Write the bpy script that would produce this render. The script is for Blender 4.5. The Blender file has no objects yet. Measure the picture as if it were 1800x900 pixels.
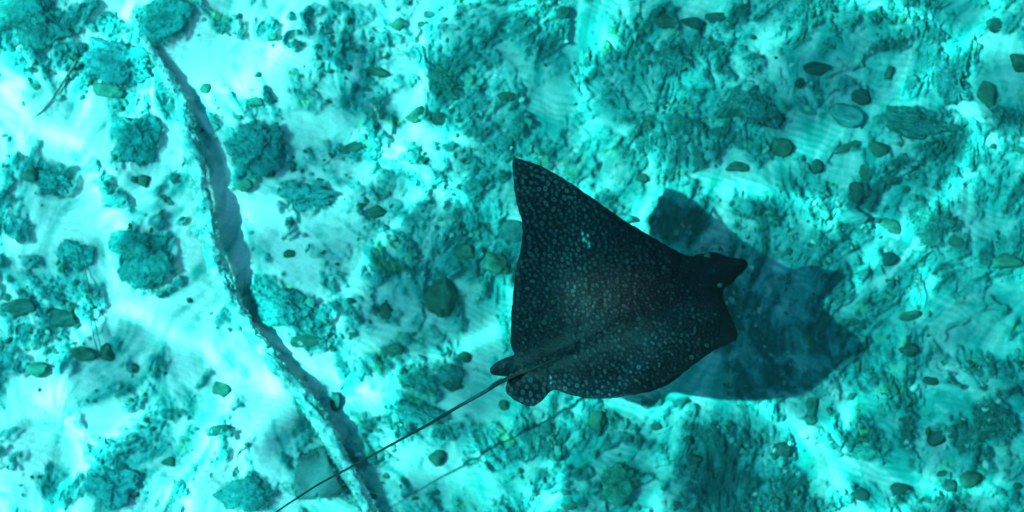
import bpy, bmesh, math, random
import numpy as np
from mathutils import Vector, Matrix
from mathutils.geometry import delaunay_2d_cdt

S = bpy.context.scene
C = S.collection
R = math.radians

# ------------------------------------------------------------------ camera
CAM_Z = 8.0                      # metres above the sea bed, just under the surface
PPM = 360.0                      # photograph pixels per metre on the sea bed
cam = bpy.data.cameras.new('camera')
cam.sensor_width = 36.0
cam.lens = 36.0 * CAM_Z / 5.0
cam.clip_end = 400.0
cam.dof.use_dof = True               # focused on the animal: the bed behind it goes slightly soft
cam.dof.focus_distance = CAM_Z - 0.76
cam.dof.aperture_fstop = 0.60
cam_o = bpy.data.objects.new('camera', cam)
cam_o.location = (0, 0, CAM_Z)
C.objects.link(cam_o)
S.camera = cam_o

# ------------------------------------------------------------------ daylight
SUN_ELEV = R(31.2)
SUN_STRENGTH = 4.6
SKY_STRENGTH = 0.072
EXPOSURE = 2.68
SLANT = np.array([0.83, -0.10])  # sideways travel of refracted sunlight per metre of depth
az = math.atan2(SLANT[1], SLANT[0])
d_sun = Vector((math.cos(az) * math.cos(SUN_ELEV), math.sin(az) * math.cos(SUN_ELEV), -math.sin(SUN_ELEV)))

world = bpy.data.worlds.new('World')
S.world = world
world.use_nodes = True
nt = world.node_tree
sky = nt.nodes.new('ShaderNodeTexSky')
sky.sky_type = 'NISHITA'
sky.sun_disc = False
sky.sun_elevation = SUN_ELEV
sky.sun_rotation = math.atan2(-d_sun.x, -d_sun.y)
nt.links.new(sky.outputs[0], nt.nodes['Background'].inputs[0])
nt.nodes['Background'].inputs[1].default_value = SKY_STRENGTH

sun = bpy.data.lights.new('sun', 'SUN')
sun.energy = SUN_STRENGTH
sun.angle = R(0.5)
sun.color = (1.0, 0.96, 0.90)
sun.cycles.is_caustics_light = True
sun_o = bpy.data.objects.new('sun', sun)
sun_o.rotation_euler = d_sun.to_track_quat('-Z', 'Y').to_euler()
sun_o.location = (-12, 1, 14)
C.objects.link(sun_o)

S.view_settings.view_transform = 'Standard'
S.view_settings.look = 'None'
S.view_settings.exposure = EXPOSURE
S.view_settings.gamma = 1.0

rng = np.random.default_rng(11)
random.seed(5)


# ------------------------------------------------------------------ helpers
def wx(px, z=0.0):
    return (np.asarray(px, float) - 900.0) / PPM * (CAM_Z - z) / CAM_Z


def wy(py, z=0.0):
    return (450.0 - np.asarray(py, float)) / PPM * (CAM_Z - z) / CAM_Z


def sstep(a, b, x):
    t = np.clip((x - a) / (b - a), 0, 1)
    return t * t * (3 - 2 * t)


def _hash(ix, iy, seed):
    h = (ix.astype(np.int64) * 374761393 + iy.astype(np.int64) * 668265263 + seed * 974634777) & 0xFFFFFFFF
    h = ((h ^ (h >> 13)) * 1274126177) & 0xFFFFFFFF
    h = ((h ^ (h >> 16)) * 2246822519) & 0xFFFFFFFF
    return ((h ^ (h >> 15)) & 0xFFFFFF) / float(0xFFFFFF) * 2 - 1


def noise(x, y, seed=0):
    ix, iy = np.floor(x), np.floor(y)
    fx, fy = x - ix, y - iy
    fx = fx * fx * fx * (fx * (fx * 6 - 15) + 10)
    fy = fy * fy * fy * (fy * (fy * 6 - 15) + 10)
    ix, iy = ix.astype(np.int64), iy.astype(np.int64)
    a = _hash(ix, iy, seed); b = _hash(ix + 1, iy, seed)
    c = _hash(ix, iy + 1, seed); d = _hash(ix + 1, iy + 1, seed)
    return (a * (1 - fx) + b * fx) * (1 - fy) + (c * (1 - fx) + d * fx) * fy


def fbm(x, y, seed=0, octaves=4, gain=0.5):
    s, a, t = 0, 1.0, 0
    for i in range(octaves):
        s = s + a * noise(x * 2 ** i + 17.3 * i, y * 2 ** i - 9.1 * i, seed + i * 31)
        t += a
        a *= gain
    return s / t * 1.6


def noise3(p, seed=0):
    i0 = np.floor(p); f = p - i0
    f = f * f * (3 - 2 * f)
    i0 = i0.astype(np.int64)
    out = 0
    for dz in (0, 1):
        wz = f[:, 2] if dz else 1 - f[:, 2]
        for dy in (0, 1):
            wyy = f[:, 1] if dy else 1 - f[:, 1]
            for dx in (0, 1):
                wxx = f[:, 0] if dx else 1 - f[:, 0]
                out = out + wxx * wyy * wz * _hash(i0[:, 0] + dx + (i0[:, 2] + dz) * 7919, i0[:, 1] + dy - (i0[:, 2] + dz) * 104729, seed)
    return out


def mesh_np(name, V, F, smooth=True):
    """V (n,3), F (m,k) with one polygon size."""
    me = bpy.data.meshes.new(name)
    V = np.asarray(V, np.float32); F = np.asarray(F, np.int32)
    k = F.shape[1]
    me.vertices.add(len(V)); me.vertices.foreach_set('co', V.ravel())
    me.loops.add(F.size); me.loops.foreach_set('vertex_index', F.ravel())
    me.polygons.add(len(F))
    me.polygons.foreach_set('loop_start', np.arange(0, F.size, k, dtype=np.int32))
    me.polygons.foreach_set('loop_total', np.full(len(F), k, np.int32))
    me.polygons.foreach_set('use_smooth', np.full(len(F), smooth, bool))
    me.update(calc_edges=True)
    return me


def color_attr(me, name, rgb):
    a = me.color_attributes.new(name, 'FLOAT_COLOR', 'POINT')
    buf = np.ones((len(me.vertices), 4), np.float32)
    buf[:, :3] = rgb
    a.data.foreach_set('color', buf.ravel())


def obj(name, me, mat, parent=None, loc=None):
    o = bpy.data.objects.new(name, me)
    C.objects.link(o)
    if mat is not None:
        me.materials.append(mat)
    if parent is not None:
        o.parent = parent
    if loc is not None:
        o.location = loc
    o.cycles.is_caustics_receiver = True
    return o


def tag(o, label=None, cat=None, group=None, kind=None):
    if label: o['label'] = label
    if cat: o['category'] = cat
    if group: o['group'] = group
    if kind: o['kind'] = kind
    return o


def new_mat(name):
    m = bpy.data.materials.new(name)
    m.use_nodes = True
    return m, m.node_tree, m.node_tree.nodes['Principled BSDF']


def attr_mat(name, attr, rough=0.9, spec=0.2, grain=0.25, gscale=260.0, bump=0.002):
    """colour from a mesh attribute, broken by fine procedural grain and relief"""
    m, t, b = new_mat(name)
    a = t.nodes.new('ShaderNodeAttribute'); a.attribute_name = attr
    co = t.nodes.new('ShaderNodeTexCoord')
    n = t.nodes.new('ShaderNodeTexNoise'); n.inputs['Scale'].default_value = gscale; n.inputs['Detail'].default_value = 5
    t.links.new(co.outputs['Object'], n.inputs['Vector'])
    mr = t.nodes.new('ShaderNodeMapRange')
    mr.inputs['From Min'].default_value = 0.3; mr.inputs['From Max'].default_value = 0.7
    mr.inputs['To Min'].default_value = 1 - grain; mr.inputs['To Max'].default_value = 1 + grain
    t.links.new(n.outputs['Fac'], mr.inputs['Value'])
    vm = t.nodes.new('ShaderNodeVectorMath'); vm.operation = 'SCALE'
    t.links.new(a.outputs['Color'], vm.inputs[0]); t.links.new(mr.outputs[0], vm.inputs['Scale'])
    t.links.new(vm.outputs[0], b.inputs['Base Color'])
    bp = t.nodes.new('ShaderNodeBump'); bp.inputs['Strength'].default_value = 0.6; bp.inputs['Distance'].default_value = bump
    t.links.new(n.outputs['Fac'], bp.inputs['Height']); t.links.new(bp.outputs[0], b.inputs['Normal'])
    b.inputs['Roughness'].default_value = rough
    b.inputs['Specular IOR Level'].default_value = spec
    return m


# ------------------------------------------------------------------ water surface (above the camera) and the water itself
WATER_Z = 8.6
N_W = 1.333
wave_rng = np.random.default_rng(8)
WAVES = []
for i in range(34):
    lam = wave_rng.uniform(0.30, 1.7)
    ang = wave_rng.uniform(0, 2 * math.pi)
    k = 2 * math.pi / lam
    WAVES.append((k * math.cos(ang), k * math.sin(ang), wave_rng.uniform(0, 6.28), 0.00054 * lam ** 1.2))
X_MID, K_DOME = -7.5, 0.030


def base_wave(x, y):
    z = np.zeros(np.shape(x))
    for kx, ky, ph, a in WAVES:
        z = z + a * np.cos(kx * x + ky * y + ph)
    # broad swell: gathers the light over the left of the view and thins it over the right
    u = x - X_MID
    uc = np.clip(u, -3.4, 3.4)
    z = z + K_DOME * (uc ** 3 / 9.0 + (u - uc) * 3.4 ** 2 / 3.0)
    return z


def land(p, zf):
    """where sunlight entering the surface at p meets the sea bed (used only to choose where wave crests stand)"""
    e = 1e-3
    x, y = p
    n = Vector((-(zf(x + e, y) - zf(x - e, y)) / (2 * e), -(zf(x, y + e) - zf(x, y - e)) / (2 * e), 1)).normalized()
    r = 1 / N_W
    c = -n.dot(d_sun)
    t = r * d_sun + (r * c - math.sqrt(1 - r * r * (1 - c * c))) * n
    return np.array([x + t.x / -t.z * WATER_Z, y + t.y / -t.z * WATER_Z])


# crests: (polyline in photograph pixels on the bed, half width m, focus 0..1)
CRESTS = [
    ([(45, 222), (95, 240), (160, 230)], 0.129, 0.92),
    ([(40, 425), (110, 412), (200, 386)], 0.119, 0.85),
    ([(175, 545), (250, 556), (345, 600)], 0.149, 0.81),
    ([(125, 670), (95, 760), (10, 850)], 0.149, 0.73),
    ([(300, 870), (330, 890)], 0.119, 0.71),
    ([(1740, 5), (1716, 58)], 0.098, 0.92),
    ([(1672, 90), (1600, 150)], 0.098, 0.83),
    ([(1450, 360), (1438, 385)], 0.098, 0.90),
    ([(1520, 465), (1510, 490)], 0.098, 0.90),
    ([(1075, 325), (1035, 348)], 0.098, 0.79),
    ([(795, 235), (765, 256)], 0.098, 0.92),
    ([(1100, 75), (1030, 125)], 0.098, 0.79),
    ([(1168, 820), (1154, 885)], 0.098, 0.92),
    ([(985, 884), (940, 892)], 0.098, 0.90),
    ([(885, 505), (878, 575)], 0.098, 0.81),
    ([(1455, 232), (1420, 255)], 0.098, 0.71),
    ([(1722, 238), (1692, 272)], 0.098, 0.71),
    ([(625, 325), (605, 360)], 0.098, 0.78),
    ([(1620, 500), (1605, 520)], 0.098, 0.71),
    ([(1470, 740), (1400, 770)], 0.098, 0.59),
    ([(500, 60), (420, 150)], 0.129, 0.59),
]
crest_world = []
for pts, sg, foc in CRESTS:
    ps = []
    for px, py in pts:
        tgt = np.array([float(wx(px)), float(wy(py))])
        p = tgt - SLANT * WATER_Z
        for _ in range(12):
            p = p + 0.6 * (tgt - land(p, base_wave))
        ps.append(p)
    crest_world.append((ps, sg, foc))


def wave_height(x, y):
    z = base_wave(x, y)
    for ps, sg, foc in crest_world:
        d2 = np.full(np.shape(x), 1e9)
        for a, b in zip(ps[:-1], ps[1:]):
            ab = b - a
            t = np.clip(((x - a[0]) * ab[0] + (y - a[1]) * ab[1]) / (ab @ ab), 0, 1)
            d2 = np.minimum(d2, (x - a[0] - ab[0] * t) ** 2 + (y - a[1] - ab[1] * t) ** 2)
        z = z + foc * sg * sg / 5.6 * np.exp(-d2 / (2 * sg * sg))
    return z


def graded(lo, hi, step, far, grow=1.35):
    core = np.arange(lo, hi + step * .5, step)
    right, st, v = [], step, core[-1]
    while v < far:
        st *= grow; v += st; right.append(v)
    left, st, v = [], step, core[0]
    while v > -far:
        st *= grow; v -= st; left.append(v)
    return np.array(left[::-1] + list(core) + right), len(left), len(core)


def grid_faces(nx, ny):
    i, j = np.meshgrid(np.arange(nx - 1), np.arange(ny - 1))
    a = (j * nx + i).ravel()
    return np.stack([a, a + 1, a + nx + 1, a + nx], -1)


gx, _, _ = graded(-11.5, -3.2, 0.022, 60)
gy, _, _ = graded(-1.9, 3.3, 0.022, 60)
WX, WY = np.meshgrid(gx, gy)
WZ = WATER_Z + wave_height(WX, WY) * np.exp(-np.maximum(np.hypot(WX + 7, WY) - 12, 0) / 4)
me = mesh_np('sea_surface', np.stack([WX, WY, WZ], -1).reshape(-1, 3), grid_faces(len(gx), len(gy)))
wm = bpy.data.materials.new('sea_water'); wm.use_nodes = True
t = wm.node_tree; t.nodes.remove(t.nodes['Principled BSDF'])
rf = t.nodes.new('ShaderNodeBsdfRefraction')
rf.inputs['Color'].default_value = (0.105, 0.94, 0.95, 1)
rf.inputs['IOR'].default_value = N_W
rf.inputs['Roughness'].default_value = 0
t.links.new(rf.outputs[0], t.nodes['Material Output'].inputs['Surface'])
water = obj('water', me, wm)
water.cycles.is_caustics_caster = True
water.cycles.is_caustics_receiver = False
tag(water, kind='structure')

bm = bmesh.new(); bmesh.ops.create_cube(bm, size=1)
me = bpy.data.meshes.new('haze'); bm.to_mesh(me); bm.free()
hm = bpy.data.materials.new('water_haze'); hm.use_nodes = True
t = hm.node_tree; t.nodes.remove(t.nodes['Principled BSDF'])
pv = t.nodes.new('ShaderNodeVolumePrincipled')
pv.inputs['Color'].default_value = (0.35, 0.90, 0.95, 1)
pv.inputs['Density'].default_value = 0.012
t.links.new(pv.outputs[0], t.nodes['Material Output'].inputs['Volume'])
haze = obj('haze', me, hm)
haze.scale = (140, 140, 10.4); haze.location = (0, 0, 3.8)
tag(haze, kind='stuff')

# ------------------------------------------------------------------ the sea bed
# dark turf patches, a few of them painted shadows: px, py, rx, ry, tilt (degrees, clockwise in the picture), strength
DARK = [
    (0,45,40,46,0,1.2),(60,35,50,30,0,1),(115,35,50,25,0,1),(150,25,20,20,0,1),(70,60,30,15,0,1),(195,50,35,14,0,1),(245,65,22,16,0,.8),
    (290,30,45,35,-20,1),(300,55,30,14,0,1),(380,30,35,18,30,1),(410,40,30,18,0,1),(60,110,38,17,25,.9),(88,125,18,16,0,.8),(130,95,28,18,0,1),
    (120,115,25,14,0,1),(190,110,45,30,0,1.1),(215,130,40,30,0,1),(240,120,25,18,0,1),(98,180,9,10,0,.8),(235,245,35,32,0,1),(278,233,11,7,0,.8),
    (55,275,35,22,0,.9),(95,290,25,15,0,1),(308,215,9,20,0,.8),(440,250,45,40,0,1.1),(425,300,30,45,0,1.1),(475,260,25,20,0,1),(445,180,18,12,0,.8),
    (320,265,12,30,15,.6),(350,250,12,26,15,.4),
    (475,45,25,18,0,.9),(480,65,10,7,0,1),(535,25,15,18,0,1),(540,42,8,7,0,1),(590,12,20,12,20,1),(635,30,30,20,20,.8),(522,78,9,6,0,1),(570,72,14,8,0,.8),
    (700,42,15,12,0,1),(710,55,25,8,0,.8),(615,65,15,15,0,.9),(620,90,25,8,0,.9),(680,75,22,10,0,.9),(720,65,20,9,0,.9),
    (815,45,20,30,0,1),(860,50,50,35,0,.9),(870,65,40,20,0,1),(740,103,40,17,10,1),(770,130,25,20,0,1),(785,150,20,20,0,1.1),(660,128,22,9,15,.9),
    (535,135,25,14,0,.7),(585,125,20,10,0,.7),(545,170,30,25,0,.8),(600,165,20,20,0,.8),(678,190,10,40,10,1),(625,258,25,13,0,1),(650,250,30,15,0,1),
    (620,200,25,35,0,.6),(570,265,30,16,0,.9),(460,240,20,25,0,1),(470,270,22,20,0,1),(840,170,30,20,0,.9),(890,170,20,12,0,1),(835,115,20,12,0,.8),
    (465,165,5,14,0,.9),(470,180,10,10,0,.9),(720,280,30,15,0,.9),(790,265,40,14,20,.9),(850,250,14,35,15,.8),(740,330,14,40,10,.7),(800,350,40,14,-10,.6),(830,330,13,40,15,.9),
    (870,370,22,12,-30,.7),(920,50,20,30,0,1),(970,55,20,50,0,1),(1160,42,30,12,0,1),(1150,50,30,15,0,1),(1060,110,30,14,-35,1),(1120,85,45,9,8,1),(1175,100,25,22,0,1.1),
    (1130,115,35,20,0,.9),(1060,140,35,12,-20,1),(1080,160,12,30,-25,.8),(1030,190,14,40,20,.6),(1120,170,10,30,-20,.7),(915,165,20,12,0,1),(935,145,20,10,0,.8),(1240,140,12,18,0,.9),(1270,190,15,12,0,.9),(1320,100,25,10,0,.9),
    (1190,225,50,20,0,1),(1200,265,55,25,0,1.1),(1170,190,20,15,0,.9),(1230,250,35,20,0,1),(965,250,20,20,0,1),(1000,270,30,14,0,.8),(1285,235,30,12,0,1),(1340,30,20,12,0,.9),(1260,70,40,12,0,.7),
    (1390,30,60,14,0,.9),(1420,45,25,15,0,1),(1365,55,15,10,0,.9),(1590,10,80,16,0,1.1),(1625,45,25,15,25,1.1),(1560,80,40,15,-25,1.1),(1530,95,30,10,-20,1),
    (1590,70,30,10,0,.9),(1640,55,18,12,0,1),(1665,140,35,25,40,1.1),(1490,150,30,20,0,1.1),(1600,215,50,22,0,1),(1640,225,20,15,0,1),(1560,210,20,12,0,.9),
    (1580,280,40,20,0,1),(1760,200,30,15,0,1),(1750,280,40,15,0,1),(1780,20,20,10,0,.9),(1480,110,30,10,-10,.8),(1700,85,40,8,-20,.7),(1550,30,40,12,0,.9),
    (100,318,22,14,0,1),(125,325,14,12,0,.9),(20,338,18,16,0,1),(175,325,25,18,-40,1),(200,365,32,13,20,1),(305,310,9,8,0,.9),(20,405,30,14,0,1),
    (30,385,20,12,0,.8),(135,450,22,18,0,1),(60,455,20,14,0,.8),(8,500,12,30,0,1),(255,455,48,38,0,1.2),(270,395,14,18,0,1),(300,445,20,20,0,.9),
    (270,480,30,20,0,1.1),(320,385,14,8,0,.9),(345,405,16,14,0,.8),(40,540,30,18,0,1),(80,510,15,20,0,.7),(165,515,20,20,0,.9),(150,540,20,15,0,.9),
    (55,590,40,14,0,.9),(285,520,10,14,0,.8),(300,505,10,10,0,.8),(90,590,40,14,0,.8),
    (535,345,42,22,-5,1),(555,335,25,15,0,1),(480,380,8,8,0,.8),(505,382,8,7,0,.8),(500,403,10,7,0,.9),(520,410,8,6,0,.9),(537,407,5,5,0,.8),
    (580,455,25,25,-45,.7),(465,440,8,14,0,.7),(475,515,35,25,0,1.1),(500,545,40,25,0,1.1),(545,560,60,22,0,1),(595,505,15,10,-60,.8),(560,590,40,18,0,.9),
    (690,465,40,15,5,1),(730,480,50,18,15,1.1),(805,545,12,30,0,1),(745,510,12,20,-20,1),(850,505,22,14,0,.9),(660,410,40,8,25,.7),(640,500,20,10,0,.5),
    (1380,400,50,45,0,.6),(1500,382,27,13,0,1),(1640,390,60,50,0,.8),(1700,500,45,40,0,.85),(1750,540,30,15,0,.9),(1720,350,20,30,0,.8),(1770,330,40,25,0,1),
    (1550,530,50,30,0,.8),(1440,430,40,20,0,.7),(1400,340,30,20,0,.7),(1620,450,50,14,0,.8),(1400,560,60,40,0,.5),(1780,400,30,20,0,.8),(1660,580,40,12,-20,.7),
    (30,640,35,25,0,1.1),(110,625,40,20,0,.9),(237,648,8,8,0,.9),(235,700,25,15,0,.8),(280,640,20,30,0,.7),(215,680,25,18,0,.7),(300,725,22,18,0,1),
    (360,660,20,8,0,.8),(385,755,28,10,0,1),(200,790,60,25,0,.9),(170,780,20,12,0,.9),(40,815,25,12,0,.8),(10,790,12,15,0,1),(25,760,20,12,0,.8),
    (100,850,50,30,0,.8),(205,850,22,30,30,1),(240,840,30,20,0,.6),(440,870,40,25,0,1),(400,850,30,14,0,.7),(130,740,20,15,0,.7),(250,760,30,16,0,.7),(350,790,40,18,0,.4),(390,800,30,14,0,.5),
    (690,615,40,14,0,.9),(640,640,20,15,0,.7),(760,620,20,12,0,.9),(725,660,22,14,0,1),(790,655,20,10,0,.9),(750,690,35,8,0,1),(735,725,35,14,10,1),
    (665,745,20,18,0,.9),(700,745,40,8,15,1),(655,765,10,14,0,.8),(680,770,15,8,0,.7),(795,760,30,15,0,1),(665,815,30,12,0,1),(710,850,10,14,0,.9),
    (860,775,50,25,0,.9),(880,755,40,20,0,.9),(835,820,25,12,0,.9),(620,800,25,10,0,.8),(600,640,20,10,0,.6),
    (1000,735,14,14,0,.9),(940,760,60,20,0,1.1),(925,790,40,20,0,1),(1040,722,20,14,0,.9),(1082,740,16,12,0,1),(1100,780,60,12,0,.9),(1150,785,40,15,0,.8),
    (1015,825,35,14,0,1),(1085,850,28,30,0,1),(1000,850,30,12,0,.8),(1130,835,25,15,0,.8),(1260,790,75,60,0,1.05),(1300,860,75,42,0,1.15),(1210,740,40,10,0,.6),
    (1380,860,40,50,0,1.1),(1375,790,20,12,0,1.1),(1560,690,50,22,0,1),(1590,730,14,50,0,1.1),(1460,690,20,30,0,.9),(1660,630,50,13,10,1),(1720,645,28,14,20,.9),
    (1680,680,20,8,20,1),(1520,768,42,10,0,1.1),(1548,785,10,22,0,1.1),(1450,775,20,14,0,.8),(1680,760,40,20,0,1.1),(1745,740,35,28,0,1.1),(1710,790,30,20,0,1),
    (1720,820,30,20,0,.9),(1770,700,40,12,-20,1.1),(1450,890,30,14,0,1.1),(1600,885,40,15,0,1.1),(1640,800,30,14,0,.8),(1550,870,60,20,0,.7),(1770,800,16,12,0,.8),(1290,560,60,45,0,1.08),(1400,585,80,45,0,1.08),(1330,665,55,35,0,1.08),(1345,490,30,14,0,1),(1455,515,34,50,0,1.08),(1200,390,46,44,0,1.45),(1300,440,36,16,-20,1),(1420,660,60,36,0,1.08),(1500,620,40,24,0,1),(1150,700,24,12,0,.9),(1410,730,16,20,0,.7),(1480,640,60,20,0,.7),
]
# bare sand
PALE = [
    (70,215,110,45,8,1.2),(370,95,70,40,20,1.2),(130,395,90,30,-15,1.1),(330,450,34,70,0,.9),(250,550,90,25,10,1.1),(330,610,70,40,20,1),(470,730,40,32,0,1.1),(500,380,70,40,20,.8),
    (480,460,50,25,0,.9),(90,680,55,50,0,1),(40,800,60,40,-30,1.1),(40,180,40,30,0,1),(560,640,40,40,40,1),(200,20,45,18,0,1),(110,60,20,10,0,.8),(140,75,30,12,0,1),(400,145,60,20,0,1),(490,100,45,30,0,1),
    (660,690,30,25,0,.9),(625,118,25,14,0,1),(560,890,70,16,0,1.1),(1020,50,36,46,25,1.2),(740,10,50,10,0,.8),(1000,225,90,40,30,.6),(720,235,70,14,0,.9),(540,230,40,25,-20,1),(790,725,40,20,0,.8),(640,705,30,25,0,.9),
    (830,720,50,30,-20,1),(930,822,90,14,0,1),(850,860,70,30,0,1),(960,895,60,14,0,1),(1110,715,35,22,0,1.1),(1060,803,60,12,0,1),(1130,868,22,20,0,1.1),(850,565,40,40,0,1),(880,530,30,40,0,.9),(900,690,40,20,0,.7),
    (1300,310,75,30,10,1.2),(1150,350,35,40,0,.9),(1590,290,60,14,0,.9),(1560,190,70,18,-10,.9),(1480,300,40,20,0,.5),(1590,335,26,20,0,1),(1560,370,30,16,-10,1),(1745,120,45,60,0,.7),(1450,235,55,20,-20,1),(1720,370,26,40,0,1),
    (1660,540,55,30,0,1.1),(1780,525,40,25,15,1.1),(1720,600,60,24,0,1.1),(1500,815,100,24,8,1.1),(1420,760,22,35,-20,1),(1562,780,14,30,0,1),(1490,710,30,20,0,1),(1680,710,50,20,10,.9),(1785,760,36,40,0,1),
    (1660,800,24,12,0,.7),(1770,855,45,14,0,1),(1690,60,40,40,20,.6),(1210,640,70,30,-30,1.1),(1240,690,50,14,0,1),(1420,480,50,16,0,.7),(1250,375,40,20,0,.8),(1550,260,30,14,0,.7),(1460,420,20,10,-20,.8),
    (1340,230,20,20,0,.6),(1100,150,30,14,40,.8),(940,120,20,14,0,.8),(400,330,30,60,10,.8),(320,570,60,20,10,1),(200,640,20,10,0,.5),(1440,100,50,22,0,.5),
]

STEP = 2.4
pxs, nl, ncx = graded(-120, 1920, STEP, 21600, 1.22)
pys, nt_, ncy = graded(-120, 1020, STEP, 21600, 1.22)
PX, PY = np.meshgrid(pxs, pys)
core = (slice(nt_, nt_ + ncy), slice(nl, nl + ncx))
inner = sstep(-110, -20, PX) * sstep(1910, 1820, PX) * sstep(-110, -20, PY) * sstep(1010, 920, PY)

# a swirling field; streaks along it paint refraction smear into the bed
cx_, cy_ = PX[core], PY[core]
theta = R(90) + 0.9 * fbm(cx_ / 170, cy_ / 170, 3, 3) * 1.3 - R(25) * sstep(400, 100, cx_) + R(14) * np.sin(cx_ / 130)
for fx, fy, fr in ((110, 740, 120), (1150, 200, 130), (800, 330, 100), (1640, 720, 90), (780, 520, 80), (1670, 200, 90), (1300, 130, 90), (640, 200, 70)):
    rr = np.hypot(cx_ - fx, cy_ - fy)
    w = np.exp(-(rr / fr) ** 2)
    ta = np.arctan2(cy_ - fy, cx_ - fx) + (0.9 if fr < 95 else 0.15)
    dth = (ta - theta + math.pi / 2) % math.pi - math.pi / 2
    theta = theta + w * dth
ux, uy = np.cos(theta), np.sin(theta)


def lic(src, steps, stride):
    ny, nx = src.shape
    acc = src.copy(); wsum = 1.0
    J, I = np.meshgrid(np.arange(ny, dtype=float), np.arange(nx, dtype=float), indexing='ij')
    for sg in (1, -1):
        x, y = I.copy(), J.copy()
        for s in range(steps):
            xi = np.clip(np.rint(x), 0, nx - 1).astype(np.int32); yi = np.clip(np.rint(y), 0, ny - 1).astype(np.int32)
            x += sg * stride * ux[yi, xi]; y += sg * stride * uy[yi, xi]
            xi = np.clip(np.rint(x), 0, nx - 1).astype(np.int32); yi = np.clip(np.rint(y), 0, ny - 1).astype(np.int32)
            acc += src[yi, xi]; wsum += 1
    return acc / wsum


white = rng.standard_normal(cx_.shape)
streak_f = lic(white, 8, 1.0); streak_f /= streak_f.std()
coarse = noise(cx_ / 9, cy_ / 9, 71) + 0.6 * noise(cx_ / 5, cy_ / 5, 72)
streak_c = lic(coarse, 13, 1.3); streak_c /= streak_c.std()
sweep_s = lic(noise(cx_ / 17, cy_ / 17, 73) + .5 * noise(cx_ / 8, cy_ / 8, 74), 24, 1.7); sweep_s /= sweep_s.std()
sweep = np.zeros(PX.shape); sweep[core] = sweep_s; sweep *= inner
fine = np.zeros(PX.shape); fine[core] = streak_f
smear = np.zeros(PX.shape); smear[core] = streak_c
fine *= inner; smear *= inner

# bend the layout: no patch an ellipse, edges wavering as through rippled water
QX = PX + 17 * fbm(PX / 55, PY / 55, 5, 3) + 9 * noise(PX / 21, PY / 17, 6) + 3 * noise(PX / 8, PY / 8, 7)
QY = PY + 17 * fbm(PX / 55, PY / 55, 15, 3) + 9 * noise(PX / 21, PY / 17, 16) + 3 * noise(PX / 8, PY / 8, 17)


def field(items, QX, QY, sharp=2.2, grow=1.12):
    F = np.zeros(QX.shape)
    col_x, row_y = pxs, pys
    for x, y, rx, ry, rot, st in items:
        rx *= grow; ry *= grow
        r = max(rx, ry) * 2.0 + 40
        i0, i1 = np.searchsorted(col_x, (x - r, x + r)); j0, j1 = np.searchsorted(row_y, (y - r, y + r))
        sl = (slice(j0, j1), slice(i0, i1))
        dx, dy = QX[sl] - x, QY[sl] - y
        c, s = math.cos(R(rot)), math.sin(R(rot))
        d = np.sqrt(((dx * c + dy * s) / rx) ** 2 + ((-dx * s + dy * c) / ry) ** 2)
        F[sl] = np.maximum(F[sl], st * np.exp(-0.69 * d ** (2 * sharp)))
    return F


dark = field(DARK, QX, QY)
pale = field(PALE, QX, QY, 1.6)
lowf = fbm(PX / 90, PY / 90, 41, 4)
midf = fbm(QX / 26, QY / 26, 43, 4)
hif = fbm(QX / 9, QY / 9, 47, 3)
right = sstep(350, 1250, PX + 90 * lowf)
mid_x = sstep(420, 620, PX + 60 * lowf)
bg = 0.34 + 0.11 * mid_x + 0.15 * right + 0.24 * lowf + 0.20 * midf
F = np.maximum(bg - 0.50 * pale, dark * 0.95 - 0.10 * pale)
F = F + 0.10 * midf + 0.08 * hif + 0.10 * smear + 0.05 * fine + 0.10 * sweep - 0.01
# fans and whorls of the water's refraction smear, painted into turf and film
for fx, fy, fr, kind in ((642,200,62,0),(790,318,66,0),(1075,190,95,1),(1310,120,80,1),(110,690,95,1),(1665,690,62,1),(776,522,52,0),(1640,560,70,1),(840,70,50,0),(1500,690,60,0),(1545,250,60,0),(410,830,60,1),(1720,130,50,0),(1400,390,60,1),(1050,640,1,0)):
    dx, dy = QX - fx, QY - fy
    rr = np.hypot(dx, dy)
    w = np.exp(-(rr / fr) ** 4)
    if kind:
        band = np.sin(np.arctan2(dy, dx) * (14 + fr / 8) + 3.2 * noise(PX / 30, PY / 30, 101) + rr / 40)
    else:
        band = np.sin(rr / 5.2 + 2.6 * noise(PX / 34, PY / 34, 103) + 1.3 * np.arctan2(dy, dx))
    F = F + w * (.15 * band - .03) * sstep(0, 25, rr)
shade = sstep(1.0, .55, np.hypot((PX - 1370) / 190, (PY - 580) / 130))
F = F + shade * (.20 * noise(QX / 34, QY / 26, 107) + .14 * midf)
turf = sstep(0.18, 0.84, F)                       # how thickly the turf covers the sand
thick = sstep(0.60, 1.05, F)
lump = sstep(0.25, 0.85, np.maximum(bg - .5 * pale, dark * .9))

rip_ang = R(20) + 0.5 * noise(PX / 260, PY / 260, 51)
rip_w = 0.9 + 0.15 * noise(PX / 100, PY / 100, 55)
rip = np.sin((-PX * math.sin(R(20)) + PY * math.cos(R(20)) + 16 * fbm(PX / 110, PY / 110, 52, 3)) * 2 * math.pi / 11.5)
rip_on = (0.35 + 0.65 * sstep(-.3, .5, noise(PX / 120, PY / 120, 57))) * (1 - turf)

ridged = 1 - np.abs(fbm(PX / 24, PY / 24, 61, 3))
H = 0.030 * lump + lump * (0.015 * (ridged - .5) + 0.010 * midf + 0.0065 * hif) \
    + 0.0027 * turf * smear + 0.0028 * turf * fine \
    + 0.0012 * rip * rip_on + 0.004 * fbm(PX / 70, PY / 70, 63, 3) + 0.02 * fbm(PX / 420, PY / 420, 65, 2) + 0.0009 * hif
far = sstep(2500, 9000, np.hypot(PX - 900, PY - 450))
H = H + far * 0.35 * fbm(PX / 4200, PY / 4200, 67, 3)

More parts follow.
